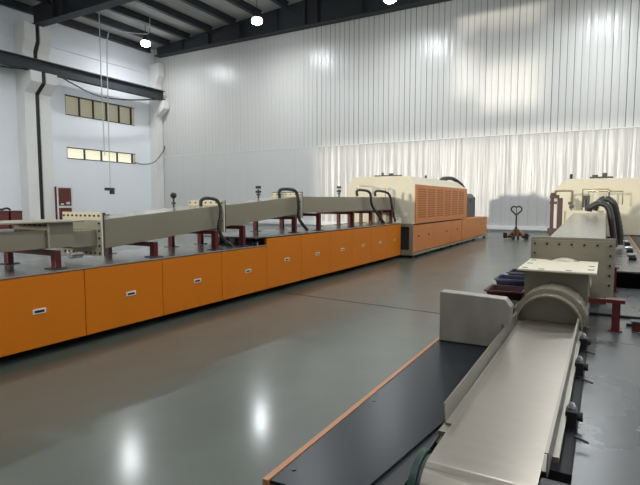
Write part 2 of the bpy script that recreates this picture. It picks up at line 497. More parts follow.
# things by the left wall
t = thing('storage_cabinet', (-28.2, 18.9, 0), 'tall dark red cabinet with pale frame beside the split column', 'cabinet')
MB().box(-29.1, -28.4, 18.3, 19.32, 0, 2.42).build('cabinet_body', 'redbrown', t, .01)
f = MB().box(-28.39, -28.35, 18.32, 18.40, 0, 2.42).box(-28.39, -28.35, 19.24, 19.32, 0, 2.42).box(-28.39, -28.35, 18.40, 19.24, 2.34, 2.42).box(-28.39, -28.35, 18.40, 19.24, 1.15, 1.27)
f.build('cabinet_frame', 'white', t)
MB().box(-28.39, -28.36, 18.41, 19.23, 0.05, 1.13).build('cabinet_door', 'redbrown', t)
MB().box(-28.39, -28.36, 18.41, 19.23, 1.29, 2.33).build('cabinet_door', 'redbrown', t)
MB().box(-28.359, -28.3, 18.5, 18.7, 1.32, 1.42).box(-28.359, -28.3, 18.85, 19.1, 1.36, 1.5).build('hinge_box', 'chrome', t)
for i, (ya, yb, l) in enumerate(((12.6, 14.1, 'brown-red crate standing by the left wall, at the edge of the picture'),
                                 (14.2, 14.75, 'narrow brown-red crate, middle one of three by the left wall'),
                                 (14.85, 15.45, 'brown-red crate nearest the split column'))):
    c = thing('wooden_crate', (-27.5, ya, 0), l, 'crate', 'brown-red crates by the left wall')
    MB().box(-28.0, -27.0, ya, yb, 0, 1.0).build('crate_body', 'redbrown', c, .01)
    MB().box(-28.02, -26.98, ya - .01, yb + .01, 1.0, 1.04).build('crate_lid', 'redbrown', c)
b = MB().tube([(-27.5, 14.3, 1.10), (-27.4, 14.45, 1.16), (-27.5, 14.65, 1.10), (-27.45, 14.9, 1.17), (-27.5, 15.1, 1.10)], .055, 8, 4)
tag(b.build('cable_coil', 'black', smooth=True), 'black bundle of cable lying on top of the brown-red crates', 'cable')

# ================================================================== LEFT LINE
LX = -4.70
def cabinet(y0, y1, zt, label, zh):
    t = thing('base_cabinet', ((LX - .6), (y0 + y1) / 2, 0), label, 'cabinet', 'orange cabinets under the left machine line')
    MB().box(LX - 1.15, LX - .045, y0 + .01, y1 - .01, 0.10, zt).build('cabinet_body', 'dark', t)
    MB().box(LX - 1.05, LX - .42, y0 + .01, y1 - .01, 0.0, 0.099).build('plinth', 'black', t)
    d = MB().box(LX - .044, LX, y0 + .004, y1 - .004, 0.10, zt - .004).build('front_panel', 'orange', t, .004)
    yc = (y0 + y1) / 2 + .05
    MB().box(LX, LX + .008, yc - .065, yc + .065, zh - .024, zh + .024).build('handle_frame', 'white', d)
    MB().box(LX + .0085, LX + .010, yc - .048, yc + .048, zh - .014, zh + .010).build('handle_recess', 'black', d)
low = [0.05, 1.13, 2.21, 3.30, 4.36, 5.46, 6.55]
names = ['fifth', 'fourth', 'third', 'second', 'first']
for i in range(6):
    cabinet(low[i], low[i + 1], 0.80, f'orange cabinet of the lower run, {ORD[5 - i]} left of the worktop step', .455)
hi = [6.55, 7.60, 8.66, 9.68, 10.70, 11.66, 12.62]
for i in range(6):
    cabinet(hi[i], hi[i + 1], 0.92, f'orange cabinet of the taller run, {ORD[i]} right of the worktop step', .525)
t = thing('steel_worktop', (LX - .6, 3.2, .80), 'lower grey steel worktop on the orange cabinets at left', 'worktop')
MB().box(LX - 1.2, LX - .0005, 0.0, 6.54, 0.801, 0.82).build('worktop_plate', 'deck_grey', t)
MB().box(LX, LX + .006, 0.0, 6.54, 0.806, 0.822).build('edge_strip', 'steel', t)
t = thing('steel_worktop', (LX - .6, 9.5, .93), 'raised grey steel worktop on the taller orange cabinets', 'worktop')
MB().box(LX - 1.2, LX - .0005, 6.24, 12.62, 0.931, 0.95).build('worktop_plate', 'deck_grey', t)
MB().box(LX, LX + .006, 6.55, 12.62, 0.936, 0.952).build('edge_strip', 'steel', t)
MB().box(LX - 1.2, LX - .05, 6.56, 6.60, 0.921, 0.930).build('worktop_edge', 'dark', t)
t = thing('valve_block', (LX - .25, 6.42, .82), 'small dark valve block tucked under the raised worktop step', 'valve')
MB().box(LX - .35, LX - .12, 6.32, 6.50, .8205, .87).cyl((LX - .24, 6.4, .87), (LX - .24, 6.4, .91), .03).build('valve_body', 'dgrey', t, .005)
MB().cyl((LX - .12, 6.4, .85), (LX - .07, 6.4, .85), .025).build('port', 'chrome', t)

def bolts_on(y, x0, x1, z0, z1, parent, nx, nz, m='bolt', r=.011, sides='tlrb'):
    pts = []
    e = .035
    for i in range(nx):
        x = x0 + e + (x1 - x0 - 2 * e) * i / (nx - 1)
        if 't' in sides: pts.append((x, z1 - e))
        if 'b' in sides: pts.append((x, z0 + e))
    for j in range(1, nz - 1):
        z = z0 + e + (z1 - z0 - 2 * e) * j / (nz - 1)
        pts.append((x0 + e, z)); pts.append((x1 - e, z))
    for x, z in pts:
        MB().cyl((x, y, z), (x, y - .012, z), r, 8).build('bolt', m, parent)

def duct(name, label, y0, y1, tx0, tx1, zb0, zb1, zt0, zt1, fx0, fx1, f0=True, f1=True, bolts=True, group=None, bx=9, bz=5, fh=.08):
    t = thing(name, ((tx0 + tx1) / 2, y0, zb0), label, 'furnace duct', group)
    ya, yb = y0 + .022, y1 - .022
    MB().hexa([(tx0, ya, zb0), (tx1, ya, zb0), (tx1, yb, zb1), (tx0, yb, zb1),
               (tx0, ya, zt0), (tx1, ya, zt0), (tx1, yb, zt1), (tx0, yb, zt1)]).build('duct_body', 'beige', t, .006)
    if f0:
        f = MB().box(fx0, fx1, y0 + .002, y0 + .022, zb0 - fh, zt0 + fh).build('flange', 'dgrey' if group == 'ducts of the left line' else 'flange', t, .002)
    if f1:
        f = MB().box(fx0, fx1, y1 - .022, y1 - .002, zb1 - fh, zt1 + fh).build('flange', 'cream', t, .002)
        if bolts: bolts_on(y1 - .022, fx0, fx1, zb1 - fh, zt1 + fh, f, 7, 4, sides='t')
    return t
TX0, TX1, FX0, FX1 = -5.55, -4.97, -5.62, -4.92
g = 'ducts of the left line'
duct('furnace_duct', 'long beige duct rising to the right, first after the big bright flange at left', 3.71, 5.80, TX0, TX1, .965, 1.125, 1.30, 1.45, FX0, FX1, group=g, fh=.075)
duct('furnace_duct', 'beige duct in the middle of the left line, between the first and second hose loops', 5.80, 8.0, TX0, TX1, 1.125, 1.28, 1.45, 1.60, FX0, FX1, group=g, fh=.075)
duct('furnace_duct', 'level beige duct of the left line joining the cream furnace hood', 8.0, 12.88, TX0, TX1, 1.29, 1.30, 1.60, 1.63, FX0, FX1, f1=False, group=g, fh=.09)
# inlet muffle of the left line
t = thing('inlet_muffle', (-5.26, 2.5, 1.02), 'olive-beige inlet channel with a flat top plate at the left edge', 'furnace inlet')
MB().box(-5.5, -4.93, 1.6, 3.05, 1.025, 1.215).build('channel', 'beige', t, .006)
MB().box(-5.5, -4.94, 3.072, 3.36, 1.025, 1.285).build('chimney_box', 'beige', t, .004)
f = MB().box(-5.5, -4.90, 3.05, 3.07, 1.03, 1.28).build('flange', 'flange', t)
bolts_on(3.05, -5.5, -4.90, 1.03, 1.30, f, 7, 3, sides='t', r=.009)
MB().box(-5.60, -4.88, 1.8, 3.46, 1.288, 1.303).build('top_plate', 'flange', t, .002)
MB().box(-5.48, -5.0, 3.361, 3.687, 1.0, 1.19).build('neck', 'beige', t, .01)
MB().cyl((-4.96, 3.32, .93), (-4.96, 3.46, .93), .035, 12).build('coupling', 'chrome', t)
f = MB().box(FX0, FX1, 3.688, 3.708, .885, 1.385).build('end_flange', 'cream', t, .002)
bolts_on(3.688, FX0, FX1, .885, 1.38, f, 9, 6, r=.012)

# red support frames
def legs_frame(label, ys, x_near, x_far, zdeck, ztop, name='support_frame', lw=.04, rail=True):
    t = thing(name, ((x_near + x_far) / 2, ys[0], zdeck), label, 'support frame', 'red support frames')
    for y in ys:
        zt = ztop(y)
        for x in (x_near, x_far):
            l = MB().box(x - lw, x + lw, y - lw * .8, y + lw * .8, zdeck + .009, zt - .01).build('leg', 'red', t, .004)
            MB().box(x - .085, x + .085, y - .075, y + .075, zdeck + .001, zdeck + .009).build('foot_plate', 'dgrey', l)
        MB().box(x_far + lw, x_near - lw, y - .03, y + .03, zt - .065, zt - .012).build('crossbar', 'red', t)
    if rail:
        a, b_ = ys[0], ys[-1]
        for x in (x_near, x_far):
            s = x - .0
            MB().hexa([(s - .025, a, ztop(a) - .009), (s + .025, a, ztop(a) - .009), (s + .025, b_, ztop(b_) - .009), (s - .025, b_, ztop(b_) - .009),
                       (s - .025, a, ztop(a) - .003), (s + .025, a, ztop(a) - .003), (s + .025, b_, ztop(b_) - .003), (s - .025, b_, ztop(b_) - .003)]).build('rail', 'red', t)
    return t
zb_low = lambda y: .965 + (y - 3.71) * .0766
zb_mid = lambda y: 1.125 + (y - 5.8) * .0705
zb_hi = lambda y: 1.29 + (y - 8) * .002
XN, XF = -4.86, -5.72
legs_frame('pair of red steel legs under the inlet channel at the left edge', [1.9, 3.10], XN, XF, .82, lambda y: 1.018, rail=False)
legs_frame('red steel legs under the first rising duct at left', [4.38, 5.50], XN, XF, .82, zb_low, rail=False)
legs_frame('red steel legs under the middle duct, on the lower worktop', [6.13], XN, XF, .82, zb_mid, rail=False)
legs_frame('red steel legs under the middle duct, on the raised worktop', [7.62], XN, XF, .95, zb_mid, rail=False)
legs_frame('long red support frame under the level duct by the furnace hood', [8.5, 10.0, 11.0, 11.6, 12.3], XN, XF, .95, zb_hi)

# hoses
def hose(pts, r, label, group, rib=.12):
    b = MB().tube(pts, r, 10, 8, rib=rib)
    return tag(b.build('hose', 'hose', smooth=True), label, 'hose', group)
hx = -4.86
hose([(-5.02, 5.40, 1.44), (-5.01, 5.40, 1.52), (-4.97, 5.47, 1.555), (-4.89, 5.60, 1.52), (-4.87, 5.65, 1.36), (-4.87, 5.60, 1.12), (-4.86, 5.70, .95), (-4.86, 5.88, .85)], .024, 'dark hose loop over the joint between first and second duct, nearer the camera', 'hose loops of the left line')
hose([(-5.02, 7.40, 1.57), (-5.02, 7.38, 1.68), (-4.98, 7.46, 1.73), (-4.89, 7.72, 1.69), (-4.87, 7.78, 1.45), (-4.87, 7.80, 1.2), (-4.86, 8.07, .975)], .028, 'dark hose loop at the joint where the left duct turns level', 'hose loops of the left line')
hose([(-5.0, 10.55, 1.64), (-5.0, 10.52, 1.74), (-4.96, 10.62, 1.78), (-4.88, 10.98, 1.72), (-4.86, 11.1, 1.40), (-4.80, 11.70, .98)], .030, 'dark hose loop in the middle of the level duct', 'hose loops of the left line')
hose([(-5.0, 11.6, 1.65), (-5.0, 11.58, 1.74), (-4.96, 11.72, 1.78), (-4.88, 12.2, 1.70), (-4.86, 12.38, 1.35), (-4.80, 12.45, .98)], .030, 'dark hose loop beside the face of the left furnace hood', 'hose loops of the left line')
def pipe_loop(x, ya, yb, z0, z1, label, m='pipe', r=.014):
    b = MB().tube([(x, ya, z0), (x, ya, z1), (x, yb, z1), (x, yb, z0)], r, 8, 0)
    return tag(b.build('gas_pipe', m), label, 'pipe')
pipe_loop(-5.3, 11.2, 12.2, 1.635, 1.90, 'pale metal pipe frame standing on the level duct, left one', 'chrome')
pipe_loop(-5.2, 11.9, 12.75, 1.635, 1.86, 'pale metal pipe frame standing on the level duct, next to the hood', 'chrome')

def valve(x, y, z, label, ball=True, s=1.0):
    t = thing('gas_valve', (x, y, z), label, 'valve')
    MB().cyl((x, y, z), (x, y, z + .14 * s), .014 * s, 10).cyl((x, y, z + .05 * s), (x, y, z + .075 * s), .03 * s, 10).build('valve_stem', 'dgrey', t)
    if ball:
        MB().sphere((x, y, z + .175 * s), .046 * s, 16).build('gauge', 'black', t)
    else:
        MB().box(x - .03 * s, x + .03 * s, y - .03 * s, y + .03 * s, z + .085 * s, z + .12 * s).box(x - .04 * s, x + .04 * s, y - .015 * s, y + .015 * s, z + .15 * s, z + .19 * s).build('valve_head', 'black', t)
valve(-5.45, 5.3, 1.42, 'round black gauge on a short stem on top of the first rising duct')
valve(-5.45, 7.35, 1.56, 'small black valve on top of the middle duct', False, 1.2)
valve(-5.45, 10.5, 1.62, 'small black valve on top of the level duct', False, 1.3)
t = thing('bracket', (-5.3, 4.1, 1.33), 'tiny dark bracket on top of the first rising duct', 'bracket')
MB().box(-5.42, -5.28, 4.02, 4.08, 1.335, 1.35).build('bracket_plate', 'black', t)
MB().cyl((-5.35, 4.05, 1.351), (-5.35, 4.05, 1.37), .02, 8).build('bracket_bolt', 'black', t)

# hood of the furnace (shared by both lines)
def hood(name, label, x0, x1, y0, y1, z0, z1, ch, chz, side, label_rects=()):
    t = thing(name, ((x0 + x1) / 2, y0, z0), label, 'furnace')
    prof = [(x0, z0), (x1, z0), (x1, z1 - chz), (x1 - ch, z1), (x0 + ch, z1), (x0, z1 - chz)]
    MB().prism(prof, y0, y1).build('hood_shell', 'cream', t, .006)
    for i, (a, b_, c, d) in enumerate(label_rects):
        MB().box(a, b_, y0 - .004, y0 - .0005, c, d).build('notice_plate', 'white', t)
    return t
t = hood('furnace_hood', 'big cream furnace hood with orange louvred side, end of the left line', -6.42, -4.43, 12.9, 18.6, .91, 2.2, .2, .24, 1,
         [(-5.12, -4.98, 1.80, 1.88), (-4.72, -4.6, 1.12, 1.22), (-5.0, -4.86, 1.10, 1.18), (-5.0, -4.88, .95, 1.02)])
p = MB().box(-4.43, -4.40, 12.92, 18.58, .92, 1.97).build('louvre_panel', 'apricot', t, .004)
for gi in range(6):
    b = MB()
    for ci in range(2):
        y = 13.12 + gi * 0.86 + ci * 0.36
        for j in range(13):
            z = 1.07 + j * .063
            b.box(-4.3999, -4.397, y, y + .31, z, z + .036)
    b.build('louvre_field', 'slot', p)
for y, x in ((13.5, -5.6), (15.6, -5.0), (17.6, -4.9)):
    MB().cyl((x, y, 2.2), (x, y, 2.34), .035, 10).build('vent_stub', 'dgrey', t)
b = MB().box(-5.9, -5.1, 13.6, 13.75, 2.23, 2.27).box(-5.75, -5.70, 13.6, 13.75, 2.2, 2.23).box(-5.3, -5.25, 13.6, 13.75, 2.2, 2.23).box(-5.45, -5.35, 13.6, 13.7, 2.27, 2.32)
b.build('roof_bracket', 'black', t)
hose([(-4.9, 17.0, 2.21), (-4.9, 17.2, 2.30), (-4.75, 17.8, 2.32), (-4.58, 18.3, 2.15), (-4.52, 18.66, 1.95)], .06, 'thick black hose bending over the rear of the left furnace hood', 'thick hoses')
# base of the hood
t = thing('furnace_cabinet', (-5.4, 12.75, 0), 'orange panelled furnace base with grey frame under the left hood', 'furnace base')
MB().box(-6.4, -4.475, 12.82, 18.0, .14, .905).build('base_body', 'dark', t)
MB().box(-4.52, -4.42, 12.76, 12.80, .14, .905).box(-6.42, -6.32, 12.76, 12.80, .14, .905).box(-6.32, -4.52, 12.76, 12.80, .14, .22).box(-6.32, -4.52, 12.76, 12.80, .84, .905).build('end_frame', 'beige', t)
ss = [12.82, 14.65, 16.62, 18.0]
for a, b_ in zip(ss, ss[1:]):
    d = MB().box(-4.474, -4.43, a + .005, b_ - .005, .15, .88).build('front_panel', 'apricot', t, .004)
for y in (13.27, 14.16, 16.05, 17.37):
    MB().cyl((-4.43, y, .57), (-4.41, y, .57), .025, 10).build('knob', 'black', t)
MB().box(-6.42, -4.39, 12.75, 18.0, .08, .139).build('bottom_frame', 'beige', t)
for y in (12.95, 14.3, 15.8, 16.9, 17.8):
    for x in (-4.50, -6.3):
        MB().cyl((x, y, 0.0), (x, y, .079), .06, 12, .04).build('levelling_foot', 'black', t)
t = thing('furnace_cabinet', (-5.4, 18.05, 0), 'plain orange end cabinet behind the left furnace base, near the back wall', 'furnace base')
MB().box(-6.4, -4.475, 18.05, 22.4, .14, .88).build('base_body', 'apricot', t)
MB().box(-4.474, -4.43, 18.06, 22.39, .15, .88).build('front_panel', 'apricot', t, .004)
MB().box(-6.42, -4.39, 18.03, 22.42, .08, .139).build('bottom_frame', 'beige', t)
for y in (18.3, 20.2, 22.2):
    for x in (-4.50, -6.3):
        MB().cyl((x, y, 0.0), (x, y, .079), .06, 12, .04).build('levelling_foot', 'black', t)
t = thing('control_box', (-5.4, 20.7, .88), 'dark grey control cabinet standing on the orange end cabinet', 'control cabinet')
MB().prism([(-6.1, .881), (-4.9, .881), (-4.9, 1.68), (-5.05, 1.84), (-5.95, 1.84), (-6.1, 1.68)], 20.7, 22.2).build('cabinet_shell', 'dgrey', t, .01)
MB().cyl((-4.9, 21.3, 1.55), (-4.885, 21.3, 1.55), .07, 14).build('fan_port', 'black', t)

# ================================================================== PALLET JACK
px, py = -3.07, 21.3
t = thing('pallet_jack', (px, py, 0), 'yellow-orange pallet jack with black handle standing by the back wall', 'pallet jack')
for s in (-1, 1):
    MB().box(px + s * .27 - .09, px + s * .27 + .09, py + .1, py + 1.25, .06, .13).build('fork', 'black', t, .01)
    MB().cyl((px + s * .27 - .06, py + 1.1, .04), (px + s * .27 + .06, py + 1.1, .04), .04, 14).build('load_roller', 'rubber', t)
    MB().box(px + s * .40 - .09, px + s * .40 + .05, py - .05, py + .09, .05, .26).build('fork_heel', 'black', t, .01)
    MB().cyl((px + s * .09 - .03, py - .1, .09), (px + s * .09 + .03, py - .1, .09), .09, 18).build('steer_wheel', 'rubber', t)
MB().prism([(px - .30, .14), (px + .30, .14), (px + .30, .20), (px + .09, .42), (px - .09, .42), (px - .30, .20)], py - .02, py + .05).build('frame', 'yellow', t, .01)
MB().prism([(px - .24, .17), (px - .1, .17), (px - .1, .30)], py - .026, py - .0205).prism([(px + .24, .17), (px + .1, .17), (px + .1, .30)], py - .026, py - .0205).build('frame_recess', 'black', t)
MB().cyl((px, py - .1, .18), (px, py - .1, .50), .055, 16).build('pump', 'dgrey', t)
MB().cyl((px, py - .1, .5), (px, py - .12, 1.02), .028, 12).build('shaft', 'black', t)
MB().tube([(px, py - .12, 1.0), (px - .09, py - .12, 1.07), (px - .19, py - .12, 1.17), (px - .18, py - .12, 1.28), (px - .1, py - .12, 1.32), (px, py - .12, 1.30),
           (px + .1, py - .12, 1.32), (px + .18, py - .12, 1.28), (px + .19, py - .12, 1.17), (px + .09, py - .12, 1.07)], .030, 8, 4, closed=True).build('handle', 'black', t, smooth=True)
MB().cyl((px, py - .12, 1.0), (px, py - .12, 1.31), .014, 8).build('release_lever', 'black', t)

# ================================================================== RIGHT LINE
DZ = 0.62
# cabinet body under the low deck
t = thing('machine_deck', (-.25, 3.5, 0), 'black-topped low machine deck with an orange edge strip in the right foreground', 'machine deck')
MB().box(-.885, -.52, 1.28, 3.6, .10, DZ - .012).build('deck_body', 'black', t)
MB().box(-.80, .38, 3.6, 6.0, .10, DZ - .012).build('deck_body', 'dark', t)
MB().box(-.02, .38, 1.0, 3.6, .10, DZ - .012).build('deck_body', 'dark', t)
MB().box(-.515, -.025, 1.78, 3.6, .10, DZ - .012).build('deck_body', 'dark', t)
MB().box(-.915, -.893, 1.24, 6.0, .10, DZ + .004).build('side_panel', 'orange_light', t, .002)
MB().prism([(-.8925, 1.25), (-.62, 1.27), (-.52, 2.05), (-.50, 3.6), (-.8925, 3.6)], DZ - .011, DZ, 'z').build('deck_plate', 'deck_black', t)
MB().box(-.884, .38, 3.605, 5.98, DZ - .011, DZ).build('deck_plate', 'deck_right', t)
MB().box(-.06, .42, 0.9, 3.60, DZ - .011, DZ).build('deck_plate', 'deck_right', t)
for x, y in ((-.86, 1.34), (-.86, 2.0)):
    MB().cyl((x, y, DZ), (x, y, DZ + .003), .008, 10).build('screw', 'bolt', t)
MB().box(-.8, .3, 1.4, 6.0, 0.0, .099).build('plinth', 'black', t)
t = thing('raised_deck', (-.25, 9, 0), 'raised grey deck with orange edge on the right line, beyond the step', 'machine deck')
MB().box(-.62, .43, 5.98, 12.3, .775, .79).build('deck_plate', 'deck_right', t)
MB().box(.431, .455, 5.98, 12.3, .10, .80).build('side_panel', 'orange_light', t, .002)
MB().box(-.60, .40, 6.6, 12.3, .10, .774).build('deck_body', 'dark', t)
MB().box(-.8, .3, 6.6, 12.2, 0, .099).build('plinth', 'black', t)

# feed tray walls + belt
t = thing('feed_tray', (-.29, 2.6, .68), 'shallow grey steel feed tray running to the arched muffle mouth', 'tray')
def wall_l(x0b, x0t, x1b, x1t, ya, yb, z0, z1, th):
    return [(x0b, ya, z0), (x0b + th, ya, z0), (x1b + th, yb, z0), (x1b, yb, z0), (x0t, ya, z1), (x0t + th, ya, z1), (x1t + th, yb, z1), (x1t, yb, z1)]
MB().hexa(wall_l(-.492, -.497, -.500, -.505, 1.81, 3.615, .672, .752, .004)).build('side_wall', 'tray', t)
MB().box(-.488, -.462, 1.81, 3.615, .672, .680).build('tray_lip', 'tray', t)
MB().box(-.124, -.120, 1.60, 3.612, .672, .743).box(-.138, -.1245, 1.60, 3.612, .686, .689).build('side_wall', 'tray', t)
MB().box(-.131, -.120, 1.60, 3.612, .744, .748).build('rail_flange', 'tray', t)
MB().box(-.498, -.10, 1.75, 3.615, .652, .670).build('tray_floor', 'tray', t)
b = MB()
prof = []
cy, cz, R = 1.53, .555, .13
prof_o = [(3.68, cz + R), (1.60, cz + R)] + [(cy + R * math.cos(a), cz + R * math.sin(a)) for a in [PI / 2 + (PI * 1.05) * i / 16 for i in range(1, 17)]]
prof_i = [(y if i < 2 else cy + (y - cy) * .97, z - .004 if i < 2 else cz + (z - cz) * .97) for i, (y, z) in enumerate(prof_o)]
for i in range(len(prof_o) - 1):
    (ya, za), (yb, zb) = prof_o[i], prof_o[i + 1]
    (yc, zc), (yd, zd) = prof_i[i + 1], prof_i[i]
    b.hexa([(-.462, yd, zd), (-.140, yd, zd), (-.140, yc, zc), (-.462, yc, zc), (-.462, ya, za), (-.140, ya, za), (-.140, yb, zb), (-.462, yb, zb)])
bmesh.ops.remove_doubles(b.bm, verts=b.bm.verts, dist=1e-5)
tag(b.build('conveyor_belt', 'belt', smooth=True), 'pale steel conveyor belt curving down over its drum at the bottom of the picture', 'conveyor belt')
t = thing('belt_drum', (-.3, cy, cz), 'belt drum with green end disc under the conveyor belt', 'drum')
MB().cyl((-.475, cy, cz), (-.14, cy, cz), R - .008, 40).build('drum_shell', 'dgrey', t, smooth=True)
MB().cyl((-.500, cy, cz), (-.476, cy, cz), R + .005, 48).build('end_disc', 'green', t, .003, smooth=True)
MB().cyl((-.139, cy, cz), (-.03, cy, cz), .05, 24).build('shaft', 'black', t, smooth=True)
t = thing('bearing_housing', (-.05, 1.45, .62), 'black cylindrical bearing housing right of the conveyor belt drum', 'bearing')
MB().cyl((-.125, 1.42, .70), (-.03, 1.42, .70), .055, 28).build('housing', 'black', t, .004, smooth=True)
MB().box(-.11, -.04, 1.36, 1.50, DZ + .001, .66).build('housing_foot', 'black', t)

# rail clamps and rods
for i, (y, l) in enumerate(((2.15, 'nearest the camera'), (2.83, 'in the middle'), (3.35, 'beside the arched mouth'))):
    t = thing('rail_clamp', (-.09, y, DZ), f'black rail clamp with a bright cap nut beside the feed tray, {l}', 'clamp', 'rail clamps of the feed tray')
    MB().box(-.106, -.065, y - .03, y + .03, DZ + .001, .69).build('clamp_post', 'black', t, .004)
    MB().cyl((-.085, y, .691), (-.085, y, .705), .017, 6).sphere((-.085, y, .706), .013, 10).build('cap_nut', 'chrome', t)
    MB().cyl((-.064, y - .16, .650), (-.02, y - .18, .645), .005, 8).build('rod', 'black', t)
    MB().cyl((-.065, y, .665), (-.045, y, .665), .018, 14).build('roller', 'rubber', t)

# cover box
t = thing('sheet_metal_cover', (-.7, 3.15, DZ), 'dull steel sheet cover box standing on the black deck left of the tray', 'cover')
MB().prism([(-.89, .6225), (-.515, .6225), (-.515, .765), (-.468, .775), (-.462, .88), (-.50, .925), (-.89, .938)], 3.10, 3.20).build('cover_shell', 'cover', t, .006, seg=2)
MB().box(-.575, -.545, 3.09, 3.099, .622, .645).build('latch', 'white', t)

# muffle mouth: arch, neck box, top plate, round duct, big flange
cx, zc0 = -.305, .672
t = thing('muffle_mouth', (cx, 4.2, .66), 'beige arched muffle mouth with a flat bolted plate on its neck, right foreground', 'furnace inlet')
def arch(r0, r1, n=24, k=1.0):
    o = [(cx + r1 * math.cos(a), zc0 + r1 * k * math.sin(a)) for a in [PI * i / n for i in range(n + 1)]]
    i_ = [(cx + r0 * math.cos(a), zc0 + r0 * k * math.sin(a)) for a in [PI * i / n for i in range(n + 1)]]
    return o, i_
def arch_shell(b, r0, r1, ya, yb, n=28):
    o, i_ = arch(r0, r1, n)
    for j in range(n):
        q = [o[j], o[j + 1], i_[j + 1], i_[j]]
        b.hexa([(q[3][0], ya, q[3][1]), (q[0][0], ya, q[0][1]), (q[0][0], yb, q[0][1]), (q[3][0], yb, q[3][1]),
                (q[2][0], ya, q[2][1]), (q[1][0], ya, q[1][1]), (q[1][0], yb, q[1][1]), (q[2][0], yb, q[2][1])])
    bmesh.ops.remove_doubles(b.bm, verts=b.bm.verts, dist=1e-5)
    return b
arch_shell(MB(), .196, .207, 3.62, 3.95).build('arch_lip', 'beige', t, smooth=True)
arch_shell(MB(), .208, .236, 3.72, 3.74).build('arch_rim', 'beige', t)
arch_shell(MB(), .208, .232, 3.741, 4.05).build('arch_shell', 'beige', t, smooth=True)
o, i_ = arch(.1, .195)
MB().prism([p for p in o], 3.70, 3.715).build('mouth_plate', 'beige', t)
MB().box(-.515, -.085, 4.051, 4.62, .64, .992).build('neck_box', 'beige', t, .004)
pl = MB().box(-.555, -.035, 3.95, 4.72, .993, 1.007).build('top_plate', 'cream', t, .003)
for x, y in ((-.53, 4.05), (-.53, 4.6), (-.41, 4.0), (-.23, 4.0), (-.09, 4.12), (-.09, 4.35), (-.21, 4.67), (-.41, 4.67), (-.53, 4.35)):
    MB().box(x + .015 - .020, x + .015 + .020, y - .018, y + .018, 1.0072, 1.0085).build('slot_hole', 'black', pl)
prof = [(-.29 + .21 * math.cos(a), .80 + .215 * math.sin(a)) for a in [PI * i / 28 for i in range(29)]]
MB().prism(prof, 4.621, 4.868).build('round_neck', 'cream', t, smooth=True)
f = MB().box(-.575, .085, 4.870, 4.890, .675, 1.165).build('end_flange', 'flange', t, .002)
bolts_on(4.870, -.575, .085, .675, 1.165, f, 7, 6, sides='t', r=.010)

g = 'ducts of the right line'
duct('furnace_duct', 'pale-topped beige duct rising away from the big bolted flange on the right line', 4.892, 9.3, -.46, .01, .84, .99, 1.15, 1.32, -.575, .085, group=g, bolts=False, fh=.04)
duct('furnace_duct', 'far level duct of the right line entering the cream hood', 9.3, 12.3, -.50, .05, .99, 1.0, 1.30, 1.32, -.60, .14, f1=False, group=g, bolts=False, fh=.05)

# support legs of the right line
def right_support(y, zdeck, zt, label, xr=.09, tee=True):
    t = thing('support_frame', (xr, y, zdeck), label, 'support frame', 'red supports of the right line')
    for x in (xr, -.62):
        l = MB().box(x - .028, x + .028, y - .035, y + .035, zdeck + .010, zt - .012).build('leg', 'red', t, .003)
        MB().box(x - .045, x + .045, y - .06, y + .06, zdeck + .001, zdeck + .009).build('foot_plate', 'red', l)
        MB().box(x - .05, x + .05, y - .05, y + .05, zt - .011, zt).build('head_plate', 'red', l)
    MB().box(-.592, xr - .029, y - .02, y + .02, zt - .055, zt - .013).build('crossbar', 'red', t)
t = thing('support_frame', (.09, 3.95, DZ), 'red steel post with flat head right of the arched muffle mouth', 'support frame')
l = MB().box(.065, .115, 3.93, 3.98, DZ + .010, .812).build('leg', 'red', t, .003)
MB().box(.05, .13, 3.90, 4.01, DZ + .001, DZ + .009).build('foot_plate', 'red', l)
MB().box(.03, .14, 3.91, 4.0, .813, .838).build('head_plate', 'red', l)
MB().box(-.08, .029, 3.94, 3.97, .80, .832).build('crossbar', 'red', t)
right_support(5.70, DZ, .865, 'red steel legs behind the big bolted flange on the right line')
right_support(8.8, .79, .975, 'red steel legs under the far part of the right duct', .10)
tag(MB().box(-.08, .40, 4.40, 4.43, DZ + .001, DZ + .02).build('rail_bar', 'black'), 'black flat bar lying across the grey deck behind the red post', 'bar')
tag(MB().box(.16, .40, 4.12, 4.15, DZ + .001, DZ + .02).build('rail_bar', 'black'), 'shorter black bar at the right edge, nearer than the long one', 'bar')
t = thing('steel_block', (.22, 4.0, DZ), 'dark red block on the deck at the right edge of the picture', 'block')
MB().box(.19, .26, 3.98, 4.05, DZ + .001, DZ + .06).build('block_body', 'red', t, .004)
MB().box(.18, .27, 3.97, 4.06, DZ + .061, DZ + .07).build('block_cap', 'dgrey', t)
# small blocks on the raised deck
for i, (x, y) in enumerate(((.31, 7.2), (.32, 8.3), (.33, 9.6))):
    t = thing('deck_bracket', (x, y, .79), f'black bracket on the raised right deck, {ORD[i]} one past the step', 'bracket', 'black brackets on the raised right deck')
    MB().box(x - .04, x + .04, y - .05, y + .05, .791, .83).build('bracket_base', 'black', t, .004)
    MB().cyl((x - .06, y, .85), (x + .03, y, .85), .02, 10).build('bracket_pin', 'chrome', t)

